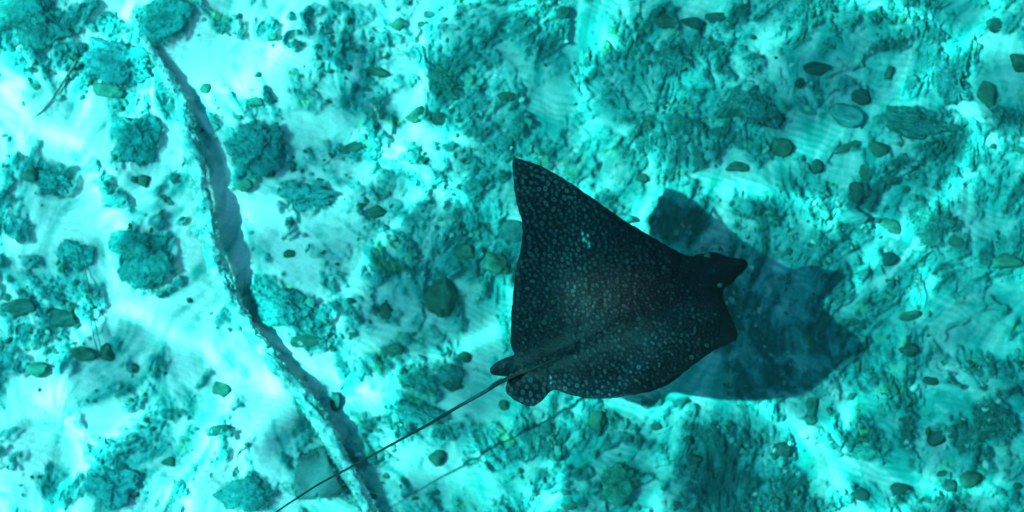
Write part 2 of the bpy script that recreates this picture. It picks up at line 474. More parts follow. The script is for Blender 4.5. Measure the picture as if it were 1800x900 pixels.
sand_w = np.array([0.74, 0.63, 0.58])
sand_g = np.array([0.018, 0.29, 0.255])           # thin green film on sand; rightward it also paints the dimmer light
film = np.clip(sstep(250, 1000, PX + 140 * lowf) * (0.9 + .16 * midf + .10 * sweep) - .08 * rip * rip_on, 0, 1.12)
film = np.maximum(film, np.clip(0.42 + .34 * midf + .22 * sweep + .14 * smear - .32 * pale, 0, 1))
sand = sand_w + film[..., None] * (sand_g - sand_w)
sand = sand * (1 + 0.05 * hif + 0.06 * rip * rip_on + 0.06 * smear * (0.4 + right) + 0.04 * fine)[..., None]
t_lo = np.array([0.025, 0.275, 0.250]) + (1 - right)[..., None] * np.array([.02, .11, .11]); t_hi = np.array([0.005, 0.100, 0.093]) + (1 - right)[..., None] * np.array([.006, .085, .085])  # left turf lightened in the colour for the brighter light there
mix = np.clip(thick * 0.9 + 0.18 * midf + 0.14 * hif + 0.08 * smear + 0.06 * fine + .07 * sweep + .08 * noise(PX / 6, PY / 6, 88), 0, 1)
turfc = t_lo + mix[..., None] * (t_hi - t_lo)
olive = sstep(.25, .8, noise(PX / 18, PY / 18, 81)) * sstep(0, .6, noise(PX / 75, PY / 75, 82))
turfc = turfc * (1 + olive[..., None] * np.array([2.0, .22, -.25]))
speck = sstep(.62, .9, noise(PX / 5.5, PY / 5.5, 85)) * (.35 + .65 * sstep(-.2, .5, noise(PX / 45, PY / 45, 86)))
turfc = turfc + (speck * 0.55)[..., None] * (sand * 0.75 - turfc)
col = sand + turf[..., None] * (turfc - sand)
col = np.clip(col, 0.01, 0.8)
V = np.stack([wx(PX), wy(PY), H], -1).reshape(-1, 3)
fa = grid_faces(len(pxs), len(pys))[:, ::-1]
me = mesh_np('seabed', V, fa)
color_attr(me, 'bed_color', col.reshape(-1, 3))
bed = obj('seabed', me, attr_mat('sand_and_turf', 'bed_color', rough=.95, spec=.1, grain=.16, gscale=170, bump=.003))
tag(bed, kind='structure')

Hc, turf_c, thick_c = H[core], turf[core], thick[core]


def bed_at(px, py, A=None):
    A = Hc if A is None else A
    u = np.clip((np.asarray(px, float) + 120) / STEP, 0, ncx - 1.001); v = np.clip((np.asarray(py, float) + 120) / STEP, 0, ncy - 1.001)
    i, j = u.astype(int), v.astype(int)
    a, b = u - i, v - j
    return (A[j, i] * (1 - a) + A[j, i + 1] * a) * (1 - b) + (A[j + 1, i] * (1 - a) + A[j + 1, i + 1] * a) * b


# ------------------------------------------------------------------ stones and coral heads
def ico(sub):
    bm = bmesh.new(); bmesh.ops.create_icosphere(bm, subdivisions=sub, radius=1)
    V = np.array([v.co[:] for v in bm.verts]); F = np.array([[v.index for v in f.verts] for f in bm.faces]); bm.free()
    return V, F


ICO = {k: ico(k) for k in (1, 3, 4, 5)}
stone_mat = attr_mat('olive_stone', 'skin', rough=.85, spec=.25, grain=.22, gscale=120, bump=.004)
coral_mat = attr_mat('turfed_coral', 'skin', rough=.95, spec=.1, grain=.3, gscale=140, bump=.006)


def make_stone(px, py, rx, ry, rot, label, tone='olive', name='stone', cat='stone', group='dark stones lying on the sea bed', height=.58):
    big = max(rx, ry) > 20
    V, F = ICO[4 if big else 3]
    V = V.copy(); sd = int(px * 7 + py * 13) % 9973
    n = noise3(V * 1.3 + sd, sd) * .32 + noise3(V * 2.9 + sd, sd + 1) * .17 + noise3(V * 7 + sd, sd + 2) * .06
    V = V * (1 + n)[:, None]
    fr = np.random.default_rng(sd)
    for _ in range(6):                                # a few broken faces
        nn = fr.normal(size=3); nn /= np.linalg.norm(nn)
        V = V - (np.maximum(0, V @ nn - fr.uniform(.55, .9)) * .85)[:, None] * nn
    V = np.sign(V) * np.abs(V) ** .92
    a, b = rx / PPM, ry / PPM
    h = min(a, b) * height
    P = V * np.array([a, b, h])
    c, s = math.cos(-R(rot)), math.sin(-R(rot))
    P = np.stack([P[:, 0] * c - P[:, 1] * s, P[:, 0] * s + P[:, 1] * c, P[:, 2]], -1)
    me = mesh_np(name, P, F)
    base = {'olive': (.012, .085, .060), 'dark': (.006, .062, .052), 'green': (.018, .120, .085), 'pale': (.02, .20, .188), 'grey': (.014, .125, .118)}[tone]
    m1 = noise3(V * 2.2 + 31, sd + 5); m2 = noise3(V * 6 + 11, sd + 6)
    k = 1 + .35 * m1 + .35 * m2 + .2 * noise3(V * 14, sd + 8)
    base = np.array(base) * (1 + .7 * max(0, 1 - px / 800))  # stones painted lighter to the left, for the bright glow on that side
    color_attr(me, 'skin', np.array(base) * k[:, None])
    z = float(bed_at(px, py))
    o = obj(name, me, stone_mat, None, (float(wx(px)), float(wy(py)), z + h * .18))
    tag(o, label, cat, group)
    return o


STONES = [
    (362,156,13,9,-20,'small dark oval stone alone on white sand beside the upper rope','olive'),
    (62,153,9,6,10,'small greenish stone on pale sand left of the thin twig','green'),
    (190,160,30,17,8,'broad olive stone bulging from the lower edge of the coral mound by the twig','green'),
    (60,308,15,15,60,'dark angular stone below the bright sand near the left edge','olive'),
    (255,318,11,12,20,'small dark stone on sand between two coral heads left of the rope','olive'),
    (286,345,7,4,0,'tiny flat stone on white sand just left of the rope','olive'),
    (448,180,15,10,-10,'rounded stone in a small turf patch right of the upper rope','green'),
    (430,325,18,10,-15,'greenish stone tucked under the coral mound on the rope\'s shadow side','green'),
    (480,66,10,7,10,'small dark stone at the foot of a turf patch, upper sand flat','olive'),
    (522,79,10,6,-5,'small dark oval stone on the upper sand flat with a turf tail','olive'),
    (700,45,15,10,-25,'mossy oval stone among turf near the top edge, left of two flat stones','green'),
    (743,43,11,5,0,'thin flat dark stone on pale film near the top edge','olive'),
    (755,26,12,6,0,'flat teal stone at the very top of the pale sand','grey'),
    (731,203,19,13,-25,'dark tilted oval stone, left one of a pair above the swirl','olive'),
    (772,209,17,14,0,'dark round stone, right one of a pair above the swirl','dark'),
    (665,128,22,9,15,'long low dark stone beside a white sand pocket','olive'),
    (622,260,22,12,-10,'dark lumpy stone below the ring of turf, left of the swirl','dark'),
    (663,375,17,13,-10,'dark round stone below the swirl of turf, on scuffed sand','olive'),
    (690,418,12,6,10,'small flat stone below the round dark stone under the swirl','green'),
    (990,25,14,12,0,'dark round stone at the edge of the rippled sand pocket near the top','dark'),
    (890,172,18,10,0,'flat dark stone above the ray\'s left wing tip','olive'),
    (1168,40,24,11,15,'dark wedge stone near the top edge, left of two dark oval stones','olive'),
    (1215,43,19,13,10,'dark oval stone near the top, left one of a close pair','dark'),
    (1258,33,22,11,-5,'dark long stone near the top, right one of a close pair','dark'),
    (1310,15,7,8,0,'tiny dark stone at the top edge above the big coral head','dark'),
    (1137,220,6,6,0,'tiny round stone on pale film above the ray\'s front edge','olive'),
    (1297,292,21,10,5,'dark oval stone lying alone on the clean sand above the ray','olive'),
    (1128,314,14,10,10,'dark stone just above the leading edge of the ray\'s left wing','olive'),
    (1095,383,18,7,0,'flat stone half hidden by the ray\'s leading edge','grey'),
    (1747,45,17,13,-15,'dark oval stone beside the bright streak in the upper right corner','dark'),
    (1440,121,28,12,10,'long dark stone in turf above the pale boulder','dark'),
    (1403,147,9,10,0,'small dark round stone between long dark stone and coral head','dark'),
    (1562,128,8,14,10,'small upright wedge stone on pale film left of the bright streak','olive'),
    (1735,165,19,29,-40,'long leaning olive stone right of the shaggy mound, upper right','green'),
    (1790,112,17,18,0,'dark stone cut by the right edge of the view, near the top','olive'),
    (1515,172,19,14,0,'dark round stone resting against the pale boulder','dark'),
    (1372,260,24,17,0,'large dark oval stone on the film below the big coral head','olive'),
    (1490,258,22,8,-22,'leaf shaped dark stone on pale sand below the pale boulder','olive'),
    (1545,262,16,14,20,'dark split stone with a light band across its top','olive'),
    (1437,292,13,14,0,'dark stone in the turf below the leaf shaped stone','dark'),
    (1521,305,11,15,10,'dark upright stone, upper one of a touching pair','olive'),
    (1507,341,20,17,25,'dark rounded stone, lower one of a touching pair','dark'),
    (1565,318,15,8,-20,'dark flat stone right of the touching pair','olive'),
    (1500,383,25,13,-5,'speckled dark stone below the touching pair','grey'),
    (1541,386,9,6,15,'tiny dark oval stone between speckled stone and mossy stone','dark'),
    (1571,400,21,13,15,'mossy bumpy stone on the sand pocket right of the tiny oval','olive'),
    (1592,333,7,6,0,'tiny dark pebble on the sand right of the flat stone','olive'),
    (1562,455,18,11,-15,'dark stone above the round bright sand hole','dark'),
    (1600,555,20,10,-15,'dark oval stone at the foot of the round bright sand hole','olive'),
    (1495,566,16,8,0,'olive flat stone at the edge of the ray\'s shadow','green'),
    (1680,425,20,12,20,'yellowish olive stone in the thick turf right of the shadow','green'),
    (1772,460,29,17,-5,'big mossy olive stone at the right edge, halfway down','green'),
    (1742,257,6,5,0,'tiny dark stone on film near the right edge','dark'),
    (105,560,38,17,-5,'long dark smooth stone on sand near the left edge, halfway down','dark'),
    (40,540,28,17,0,'dark stone left of the long smooth stone at the left edge','dark'),
    (508,447,12,7,0,'small dark stone alone on white sand right of the rope\'s middle','olive'),
    (538,598,25,13,0,'olive stone at the foot of the rubble mound beside the rope','olive'),
    (677,549,14,15,0,'dark round stone between rubble mound and striped oval boulder','olive'),
    (818,444,22,14,0,'dark stone left of the ray\'s trailing edge, left of three','olive'),
    (875,464,25,17,15,'dark mossy stone touching the ray\'s trailing edge, lowest of three','green'),
    (897,410,26,19,0,'broad stone partly under the ray\'s trailing edge, topmost of three','grey'),
    (75,648,22,15,-5,'round green stone in the dark turf at the left edge, lower half','green'),
    (150,622,27,13,0,'dark oval stone under two thin dark strands','olive'),
    (190,618,15,18,0,'dark round stone touching the dark oval stone under the strands','olive'),
    (237,648,8,8,0,'small dark stone in the teal hollow right of the strands','olive'),
    (388,686,18,12,20,'dark oval stone on sand left of the rope\'s lower half','olive'),
    (298,811,13,9,0,'small dark stone by itself in pale turf, lower left','olive'),
    (385,755,26,10,-10,'low dark stone left of the rope, above the pale fan of turf','dark'),
    (695,613,17,10,0,'olive stone in the turf above the tail, left of the lumpy pair','green'),
    (817,627,13,10,0,'dark round stone left of the ray\'s hind fins','olive'),
    (793,676,22,13,0,'dark round stone just above the ray\'s tail','olive'),
    (590,705,11,17,0,'dark stone leaning on the rope where its shadow narrows','dark'),
    (770,806,16,16,0,'green topped stone standing out below the ray\'s tail','green'),
    (678,838,6,6,0,'tiny green pebble under the tail\'s middle','green'),
    (765,866,8,6,0,'small flat pebble on clean sand below the green topped stone','olive'),
    (730,876,7,4,0,'tiny thin pebble on clean sand, left of another pebble','olive'),
    (885,712,9,10,0,'small stone just below the tip of the ray\'s lower hind fin','olive'),
    (1048,741,18,18,0,'round green stone with a dark shadow under the ray\'s right side','green'),
    (1152,748,10,8,0,'small dark stone at the lower edge of the ray\'s shadow','olive'),
    (1210,772,9,9,0,'small dark stone in bright rubble under the ray\'s shadow','dark'),
    (1218,806,13,10,0,'dark round stone in rubble below another smaller dark stone','dark'),
    (1003,886,17,9,0,'green stone at the bottom edge beside a bright flash of sand','green'),
    (1430,712,13,20,15,'dark olive upright stone below the ray\'s shadow','green'),
    (1427,737,10,12,0,'smaller olive stone at the foot of the upright olive stone','green'),
    (1597,615,18,13,0,'dark stone on pale film right of the ray\'s shadow','dark'),
    (1638,670,16,10,0,'dark stone at the top of the streaked pale fan, lower right','dark'),
    (1648,772,22,15,-40,'large leaning dark stone below the streaked pale fan','dark'),
    (1655,832,11,6,-15,'thin dark stone above a round one, lower right','olive'),
    (1667,853,14,12,0,'dark round stone, left one of two near the lower right corner','dark'),
    (1705,840,19,17,0,'big dark round stone, right one of two near the lower right corner','olive'),
    (1580,860,20,13,0,'dark blunt stone at the bottom, right of the upright dark one','dark'),
    (1512,868,18,13,-15,'dark pointed stone at the bottom edge on pale film','dark'),
    (1790,857,11,7,0,'dark flat stone cut by the right edge near the bottom','olive'),
    (1375,790,17,14,20,'dark stone at the corner of the bright sand below the shadow','dark'),
]
for s_ in STONES:
    make_stone(*s_)
make_stone(1486, 205, 31, 24, 10, 'large smooth pale teal boulder, the only light coloured one', 'pale', 'boulder', 'boulder', None, .6)
make_stone(773, 527, 28, 40, -20, 'big striped oval olive boulder with a dark rim left of the ray', 'green', 'boulder', 'boulder', None, .8)


TURF_ON = []           # points on coral, rope and slab where turf also grows


def make_coral(px, py, rx, ry, rot, label, tone=0, flat=.40):
    V, F = ICO[5]
    V = V[:, :].copy(); sd = int(px * 3 + py * 5) % 9973
    k = 1 + .62 * noise3(V * 1.5 + sd, sd) + .26 * noise3(V * 3 + sd, sd + 11) + .16 * (1 - 2 * np.abs(noise3(V * 3.6 + sd, sd + 1))) + .10 * (1 - 2 * np.abs(noise3(V * 8 + sd, sd + 2))) + .05 * noise3(V * 18 + sd, sd + 3)
    V2 = V * k[:, None]
    a, b = rx / PPM, ry / PPM
    h = min(a, b) * flat
    P = V2 * np.array([a, b, h])
    c, s = math.cos(-R(rot)), math.sin(-R(rot))
    P = np.stack([P[:, 0] * c - P[:, 1] * s, P[:, 0] * s + P[:, 1] * c, P[:, 2]], -1)
    me = mesh_np('coral_head', P, F)
    A = np.array([(.008, .110, .098), (.014, .155, .140), (.03, .27, .245)][tone]); B = np.array([.09, .40, .34])
    A = A * (1 + .25 * np.sin(sd * np.array([1.0, 2.3, 3.1])) * np.array([1.5, .4, .6])) + max(0, 1 - px / 900) * np.array([.006, .13, .13])  # heads at the left carry the bright veil in their colour
    m = sstep(.15, .75, noise3(V * 9 + 3, sd + 7) * .6 + noise3(V * 19 + 3, sd + 8) * .5)
    cc = A * (1 + .4 * noise3(V * 4, sd + 9))[:, None]
    cc = cc + (m * .55)[:, None] * (B - cc)
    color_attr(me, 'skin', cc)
    z = float(bed_at(px, py))
    cz = z - h * .22
    up = P[:, 2] + cz > bed_at(px + P[:, 0] * PPM, py - P[:, 1] * PPM) - .004
    TURF_ON.append((P[up] + np.array([float(wx(px)), float(wy(py)), cz]), max(150, int(rx * ry * .75)), px))
    o = obj('coral_head', me, coral_mat, None, (float(wx(px)), float(wy(py)), z - h * .22))
    return tag(o, label, 'coral', 'turf covered coral heads')


CORALS = [
    (235,247,34,32,0,'round shaggy coral head alone on bright sand left of the rope',0),
    (212,112,46,30,10,'large dark coral mound below the rope\'s upper end, right of the twig',0),
    (255,455,46,38,0,'big dark bushy coral head on white sand left of the rope\'s middle',0),
    (448,262,40,36,-30,'dark triangular coral mound on the shadow side of the rope',0),
    (540,345,38,19,-8,'low shaggy coral clump on bare sand between rope and ray',1),
    (500,540,38,26,10,'coral rubble mound touching the right side of the rope',0),
    (1308,182,48,28,5,'large dark domed coral head above the ray\'s nose',0),
    (728,662,22,15,0,'lumpy coral head above the tail, left one of two',1),
    (790,655,20,12,0,'lumpy coral head above the tail, right one of two',1),
    (740,728,38,14,10,'long low coral mound right above the ray\'s tail',1),
    (192,850,34,28,20,'domed coral head with a pale crown near the bottom left',1),
    (1520,788,38,19,5,'pale domed coral head on the bright sand, lower right',2),
    (1665,145,34,22,40,'shaggy dark coral mound left of the long leaning stone',0),
    (60,32,60,30,0,'broad coral mound in the top left corner',0),
    (295,35,42,28,-25,'coral mound behind the rope\'s upper end at the top edge',1),
    (1606,216,46,20,8,'frayed dark coral clump in the film right of the pale boulder',0),
    (1085,850,28,26,0,'dark coral clump near the bottom, left of the bright streak',1),
    (1745,745,34,26,0,'dark coral mound near the right edge, lower half',0),
    (1178,102,30,18,10,'dark coral ridge arching over the pale fan above the ray',0),
    (98,320,24,13,10,'small coral clump under the bright sand, right of an angular stone',1),
    (1640,395,40,30,0,'broad turf grown coral mound right of the ray\'s shadow',1),
    (135,448,24,18,20,'coral clump below the bright sand tongue at left',1),
    (785,145,28,18,30,'dark coral ridge above the pair of oval stones',0),
    (440,868,36,22,0,'green coral mound at the bottom left of the slab',1),
]
for c_ in CORALS:
    make_coral(*c_)

# ------------------------------------------------------------------ angular slab
def flat_prism(name, pts, z0, th, mat, tone):
    V2, F2 = [], []
    bm = bmesh.new()
    top = [bm.verts.new((float(wx(x)), float(wy(y)), z0 + th)) for x, y in pts]
    f = bm.faces.new(top)
    r = bmesh.ops.extrude_face_region(bm, geom=[f])
    for g in r['geom']:
        if isinstance(g, bmesh.types.BMVert):
            g.co.z = z0 - .02
    bmesh.ops.recalc_face_normals(bm, faces=bm.faces[:])
    bmesh.ops.bevel(bm, geom=[e for e in bm.edges], offset=.006, segments=2, affect='EDGES')
    bmesh.ops.triangulate(bm, faces=bm.faces[:])
    bmesh.ops.subdivide_edges(bm, edges=bm.edges[:], cuts=3, use_grid_fill=True)
    P = np.array([v.co[:] for v in bm.verts])
    dz = .007 * noise3(P * 22, 4) + .004 * noise3(P * 60, 5)
    for v, q in zip(bm.verts, dz):
        v.co.z += q; v.co.x += q * .8
    me = bpy.data.meshes.new(name); bm.to_mesh(me); bm.free()
    for p in me.polygons: p.use_smooth = True
    kk = 1 + .3 * noise3(P * 18, 8) + .25 * noise3(P * 50, 9)
    color_attr(me, 'skin', np.array(tone) * kk[:, None])
    return obj(name, me, mat)


slab = flat_prism('rock_slab', [(526,806),(548,792),(572,783),(588,822),(611,858),(597,872),(560,874),(527,878),(517,857)], float(bed_at(560, 835)), .035, stone_mat, (.05, .135, .13))
sv = np.array([v.co[:] for v in slab.data.vertices]); TURF_ON.append((sv[sv[:, 2] > sv[:, 2].max() - .02], 350, 560))
tag(slab, 'flat dark angular rock slab under the tail, left of the rope', 'slab')

# ------------------------------------------------------------------ rope, twig, strands
def tube(P, rad, ns=10, bump=None, flatten=1.0):
    P = np.asarray(P, float); n = len(P)
    T = np.gradient(P, axis=0); T /= np.linalg.norm(T, axis=1)[:, None]
    up = np.array([0, 0, 1.0])
    Sd = np.cross(T, up); Sd /= np.linalg.norm(Sd, axis=1)[:, None]
    U = np.cross(Sd, T)
    a = np.linspace(0, 2 * math.pi, ns, endpoint=False)
    r = np.broadcast_to(np.asarray(rad, float), (n,))[:, None] * np.ones((1, ns))
    if bump is not None:
        r = r * bump(np.arange(n)[:, None] + 0 * a[None], np.broadcast_to(a[None], (n, ns)))
    V = P[:, None] + (r * np.cos(a))[..., None] * Sd[:, None] + (r * np.sin(a) * flatten)[..., None] * U[:, None]
    i, j = np.meshgrid(np.arange(n - 1), np.arange(ns), indexing='ij')
    F = np.stack([i * ns + j, i * ns + (j + 1) % ns, (i + 1) * ns + (j + 1) % ns, (i + 1) * ns + j], -1).reshape(-1, 4)
    V = V.reshape(-1, 3)
    V = np.vstack([V, P[0], P[-1]])
    c0, c1 = n * ns, n * ns + 1
    caps = [[c0, (q + 1) % ns, q, q] for q in range(ns)] + [[c1, (n - 1) * ns + q, (n - 1) * ns + (q + 1) % ns, (n - 1) * ns + (q + 1) % ns] for q in range(ns)]
    tri = np.vstack([F[:, [0, 1, 2]], F[:, [0, 2, 3]], np.array(caps)[:, :3]])
    return V, tri


def smooth_path(pts, n):
    pts = np.asarray(pts, float)
    d = np.r_[0, np.cumsum(np.linalg.norm(np.diff(pts[:, :2], axis=0), axis=1))]
    tt = np.linspace(0, d[-1], n)
    out = np.stack([np.interp(tt, d, pts[:, k]) for k in range(pts.shape[1])], -1)
    k = max(3, n // len(pts)); ker = np.hanning(k + 2)[1:-1]; ker /= ker.sum()
    pad = np.pad(out, ((k, k), (0, 0)), mode='reflect', reflect_type='odd')
    sm = np.stack([np.convolve(pad[:, q], ker, 'same')[k:-k] for q in range(out.shape[1])], -1)
    return sm


# px, py, height of the middle over the bed (m), radius (m)
ROPE = [(236,30,0.011,0.016),(252,62,0.016,0.019),(270,95,0.025,0.021),(292,132,0.035,0.026),(316,175,0.045,0.030),(331,225,0.058,0.035),(345,285,0.072,0.038),(354,345,0.081,0.042),
        (364,405,0.086,0.043),(379,460,0.086,0.042),(402,515,0.072,0.038),(427,560,0.050,0.034),(452,603,0.042,0.032),(485,643,0.048,0.034),(521,683,0.058,0.037),(552,722,0.065,0.040),
        (579,765,0.066,0.038),(602,810,0.059,0.034),(629,858,0.052,0.030),(652,900,0.049,0.029),(673,945,0.043,0.027)]
sp = smooth_path(ROPE, 420)
zz = 0.03 + sp[:, 2]
P = np.stack([wx(sp[:, 0], 0) * (CAM_Z - zz) / CAM_Z, wy(sp[:, 1], 0) * (CAM_Z - zz) / CAM_Z, zz], -1)
V, F3 = tube(P, sp[:, 3], 28, lambda i, a: 1 + .26 * noise(i / 15, a * .9 + 9, 90) + .20 * noise(i / 6, a * 2, 91) + .13 * noise(i / 2.4, a * 4, 92))
me = mesh_np('rope', V, F3)
cA, cB = np.array([.30, .50, .46]), np.array([.025, .26, .245])
mm = sstep(-.35, .5, noise3(V * 26, 3) * .7 + noise3(V * 60, 4) * .5 + .25 * noise3(V * 7, 5))
color_attr(me, 'skin', cA + mm[:, None] * (cB - cA))
rope = obj('rope', me, coral_mat)
up = (V[:, 2] > .02)
TURF_ON.append((V[up], 5200, -1))
tag(rope, 'long thick pale encrusted rope winding down the sandy sea bed', 'rope')

dark_mat, t_, b_ = new_mat('waterlogged_wood')
nn = t_.nodes.new('ShaderNodeTexNoise'); nn.inputs['Scale'].default_value = 60
cr = t_.nodes.new('ShaderNodeValToRGB'); cr.color_ramp.elements[0].color = (.03, .06, .05, 1); cr.color_ramp.elements[1].color = (.10, .17, .14, 1)
t_.links.new(nn.outputs['Fac'], cr.inputs['Fac']); t_.links.new(cr.outputs[0], b_.inputs['Base Color']); b_.inputs['Roughness'].default_value = .9


def strand(name, pts, r0, r1, label, cat, mat):
    sp = smooth_path(pts, 60)
    zz = bed_at(sp[:, 0], sp[:, 1]) + sp[:, 2]
    P = np.stack([wx(sp[:, 0], zz), wy(sp[:, 1], zz), zz], -1)
    V, F3 = tube(P, np.linspace(r0, r1, len(P)), 8, lambda i, a: 1 + .2 * noise(i / 4, a, 93))
    return tag(obj(name, mesh_np(name, V, F3), mat), label, cat)


strand('twig', [(134,108,.03),(112,143,.02),(90,178,.012),(72,198,.006),(56,208,.003)], .009, .0015, 'thin bare twig pointing at the bright sand, upper left', 'twig', dark_mat)
strand('seaweed_strand', [(148,465,.01),(155,500,.03),(160,565,.05),(166,600,.05),(178,632,.02)], .003, .002, 'thin dark seaweed strand over sand, left one of two', 'seaweed', dark_mat)
strand('seaweed_strand', [(158,540,.02),(168,570,.05),(172,590,.05),(181,625,.02)], .003, .002, 'thin dark seaweed strand over sand, right one of two', 'seaweed', dark_mat)
strand('seaweed_strand', [(1614,480,.02),(1615,505,.04),(1620,520,.05),(1617,545,.03)], .004, .002, 'short dark seaweed strand beside the round bright sand hole', 'seaweed', dark_mat)

# ------------------------------------------------------------------ coral rubble and turf (nobody could count them)
def scatter(n, weight, lo=(-100, -100), hi=(1900, 1000), seed=0):
    r = np.random.default_rng(seed)
    out = np.zeros((0, 2))
    while len(out) < n:
        q = r.uniform(lo, hi, (n * 2, 2))
        q = q[r.random(len(q)) < weight(q)]
        out = np.vstack([out, q])
    return out[:n], r


q, r_ = scatter(2600, lambda q: np.clip(.006 + bed_at(q[:, 0], q[:, 1], turf_c) * .5 * sstep(-.3, .5, noise(q[:, 0] / 60, q[:, 1] / 60, 99)), 0, 1), seed=4)
V1, F1 = ICO[1]
n = len(q)
sc = r_.gamma(3.0, .0018, n) + .0035
nz = 1 + .28 * r_.standard_normal((n, len(V1)))
ang = r_.uniform(0, 6.28, n); el = r_.uniform(.1, .7, n)
Vx = V1[None, :, 0] * nz * (sc * (1 + el))[:, None]; Vy = V1[None, :, 1] * nz * sc[:, None]; Vz = V1[None, :, 2] * nz * (sc * .7)[:, None]
zz = bed_at(q[:, 0], q[:, 1])
RX = wx(q[:, 0], zz)[:, None] + Vx * np.cos(ang)[:, None] - Vy * np.sin(ang)[:, None]
RY = wy(q[:, 1], zz)[:, None] + Vx * np.sin(ang)[:, None] + Vy * np.cos(ang)[:, None]
RZ = (zz + sc * .3)[:, None] + Vz
V = np.stack([RX, RY, RZ], -1).reshape(-1, 3)
F3 = (F1[None] + (np.arange(n) * len(V1))[:, None, None]).reshape(-1, 3)
me = mesh_np('coral_rubble', V, F3, False)
tone = r_.random(n)
cc = np.where((tone < .10)[:, None], np.array([[.20, .40, .35]]), np.where((tone < .6)[:, None], np.array([[.05, .24, .20]]), np.array([[.015, .11, .085]])))
cc = cc * r_.uniform(.7, 1.2, (n, 1))
color_attr(me, 'skin', np.repeat(cc, len(V1), 0))
tag(obj('coral_rubble', me, coral_mat), kind='stuff')

q, r_ = scatter(90000, lambda q: np.clip(bed_at(q[:, 0], q[:, 1], turf_c) - .25, 0, 1) * (.35 + .65 * sstep(-.4, .4, noise(q[:, 0] / 22, q[:, 1] / 22, 98))), seed=6)
n = len(q)
th = bed_at(q[:, 0], q[:, 1], np.unwrap(theta, axis=1) * 0 + theta) + r_.normal(0, .45, n) + np.where(r_.random(n) < .5, 0, math.pi)
ln = r_.uniform(.010, .034, n); wd = r_.uniform(.0008, .0018, n); lift = r_.uniform(.03, .32, n)
zz = bed_at(q[:, 0], q[:, 1])
x0, y0 = wx(q[:, 0], zz), wy(q[:, 1], zz)
kind_ = np.zeros(n)
for pts, cnt, kx in TURF_ON:
    s_ = pts[r_.integers(0, len(pts), cnt)]
    x0 = np.r_[x0, s_[:, 0]]; y0 = np.r_[y0, s_[:, 1]]; zz = np.r_[zz, s_[:, 2]]
    qq = np.stack([900 + s_[:, 0] * PPM, 450 - s_[:, 1] * PPM], -1); q = np.vstack([q, qq])
    th = np.r_[th, bed_at(qq[:, 0], qq[:, 1], theta) + r_.normal(0, .6, cnt) + np.where(r_.random(cnt) < .5, 0, math.pi)]
    ln = np.r_[ln, r_.uniform(.010, .030, cnt)]; wd = np.r_[wd, r_.uniform(.0008, .0018, cnt)]; lift = np.r_[lift, r_.uniform(.1, .6, cnt)]
    kind_ = np.r_[kind_, np.full(cnt, 2 if kx < 0 else 1)]
n = len(q)
dx, dy = np.cos(th), -np.sin(th)
sx, sy = -dy * wd, dx * wd
V = np.zeros((n, 4, 3))
V[:, 0] = np.stack([x0 - sx, y0 - sy, zz - .002], -1); V[:, 1] = np.stack([x0 + sx, y0 + sy, zz - .002], -1)
mx, my, mz = x0 + dx * ln * .6, y0 + dy * ln * .6, zz + ln * lift * .7
V[:, 2] = np.stack([mx + sx * .8, my + sy * .8, mz], -1); V[:, 3] = np.stack([x0 + dx * ln, y0 + dy * ln, zz + ln * lift * .75], -1)
F3 = (np.array([[0, 1, 2], [0, 2, 3]])[None] + (np.arange(n) * 4)[:, None, None]).reshape(-1, 3)
me = mesh_np('algae_turf', V.reshape(-1, 3), F3)
mixv = np.clip(bed_at(q[:, 0], q[:, 1], thick_c) + r_.normal(0, .25, n), 0, 1)
lft = sstep(900, 250, q[:, 0])[:, None]  # left blades get the stronger light painted into their colour
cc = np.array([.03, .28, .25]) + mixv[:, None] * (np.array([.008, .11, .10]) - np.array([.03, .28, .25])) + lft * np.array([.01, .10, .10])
cc = cc * r_.uniform(.6, 1.4, (n, 1))
cc = np.where((kind_ == 2)[:, None], np.array([[.14, .46, .42]]) * r_.uniform(.45, 1.25, (n, 1)), cc)
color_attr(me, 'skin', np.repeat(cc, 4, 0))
turf_mat = attr_mat('turf_blades', 'skin', rough=.9, spec=.1, grain=.1)
tag(obj('algae_turf', me, turf_mat), kind='stuff')

# ------------------------------------------------------------------ the eagle ray
OUT = [(1213,451),(1229,446),(1247,443),(1260,444),(1269,446),(1278,451),(1296,453),(1309,455),(1315,460),(1315,466),(1308,477),(1297,486),(1291,497),(1276,505),(1271,511),
       (1272,525),(1281,547),(1291,569),(1296,586),(1296,597),(1283,603),(1256,616),(1237,628),(1215,645),(1181,673),(1152,687),(1125,692),(1100,696),(1071,701),(1042,701),(1013,697),(990,690),(973,684),
       (961,695),(950,707),(938,715),(924,713),(906,705),(893,695),(888,685),(889,677),(892,669),(898,664),(890,661),(878,661),(866,659),(860,653),(862,646),(872,637),(886,629),(906,624),
       (901,616),(897,604),(898,575),(900,538),(903,500),(907,475),(912,453),(917,427),(919,400),(916,384),(910,363),(905,341),(902,315),(901,290),(902,280),(907,278),
       (928,283),(960,296),(989,313),(1021,333),(1053,357),(1085,379),(1117,400),(1160,424),(1189,441)]
OUT = np.array(OUT, float)
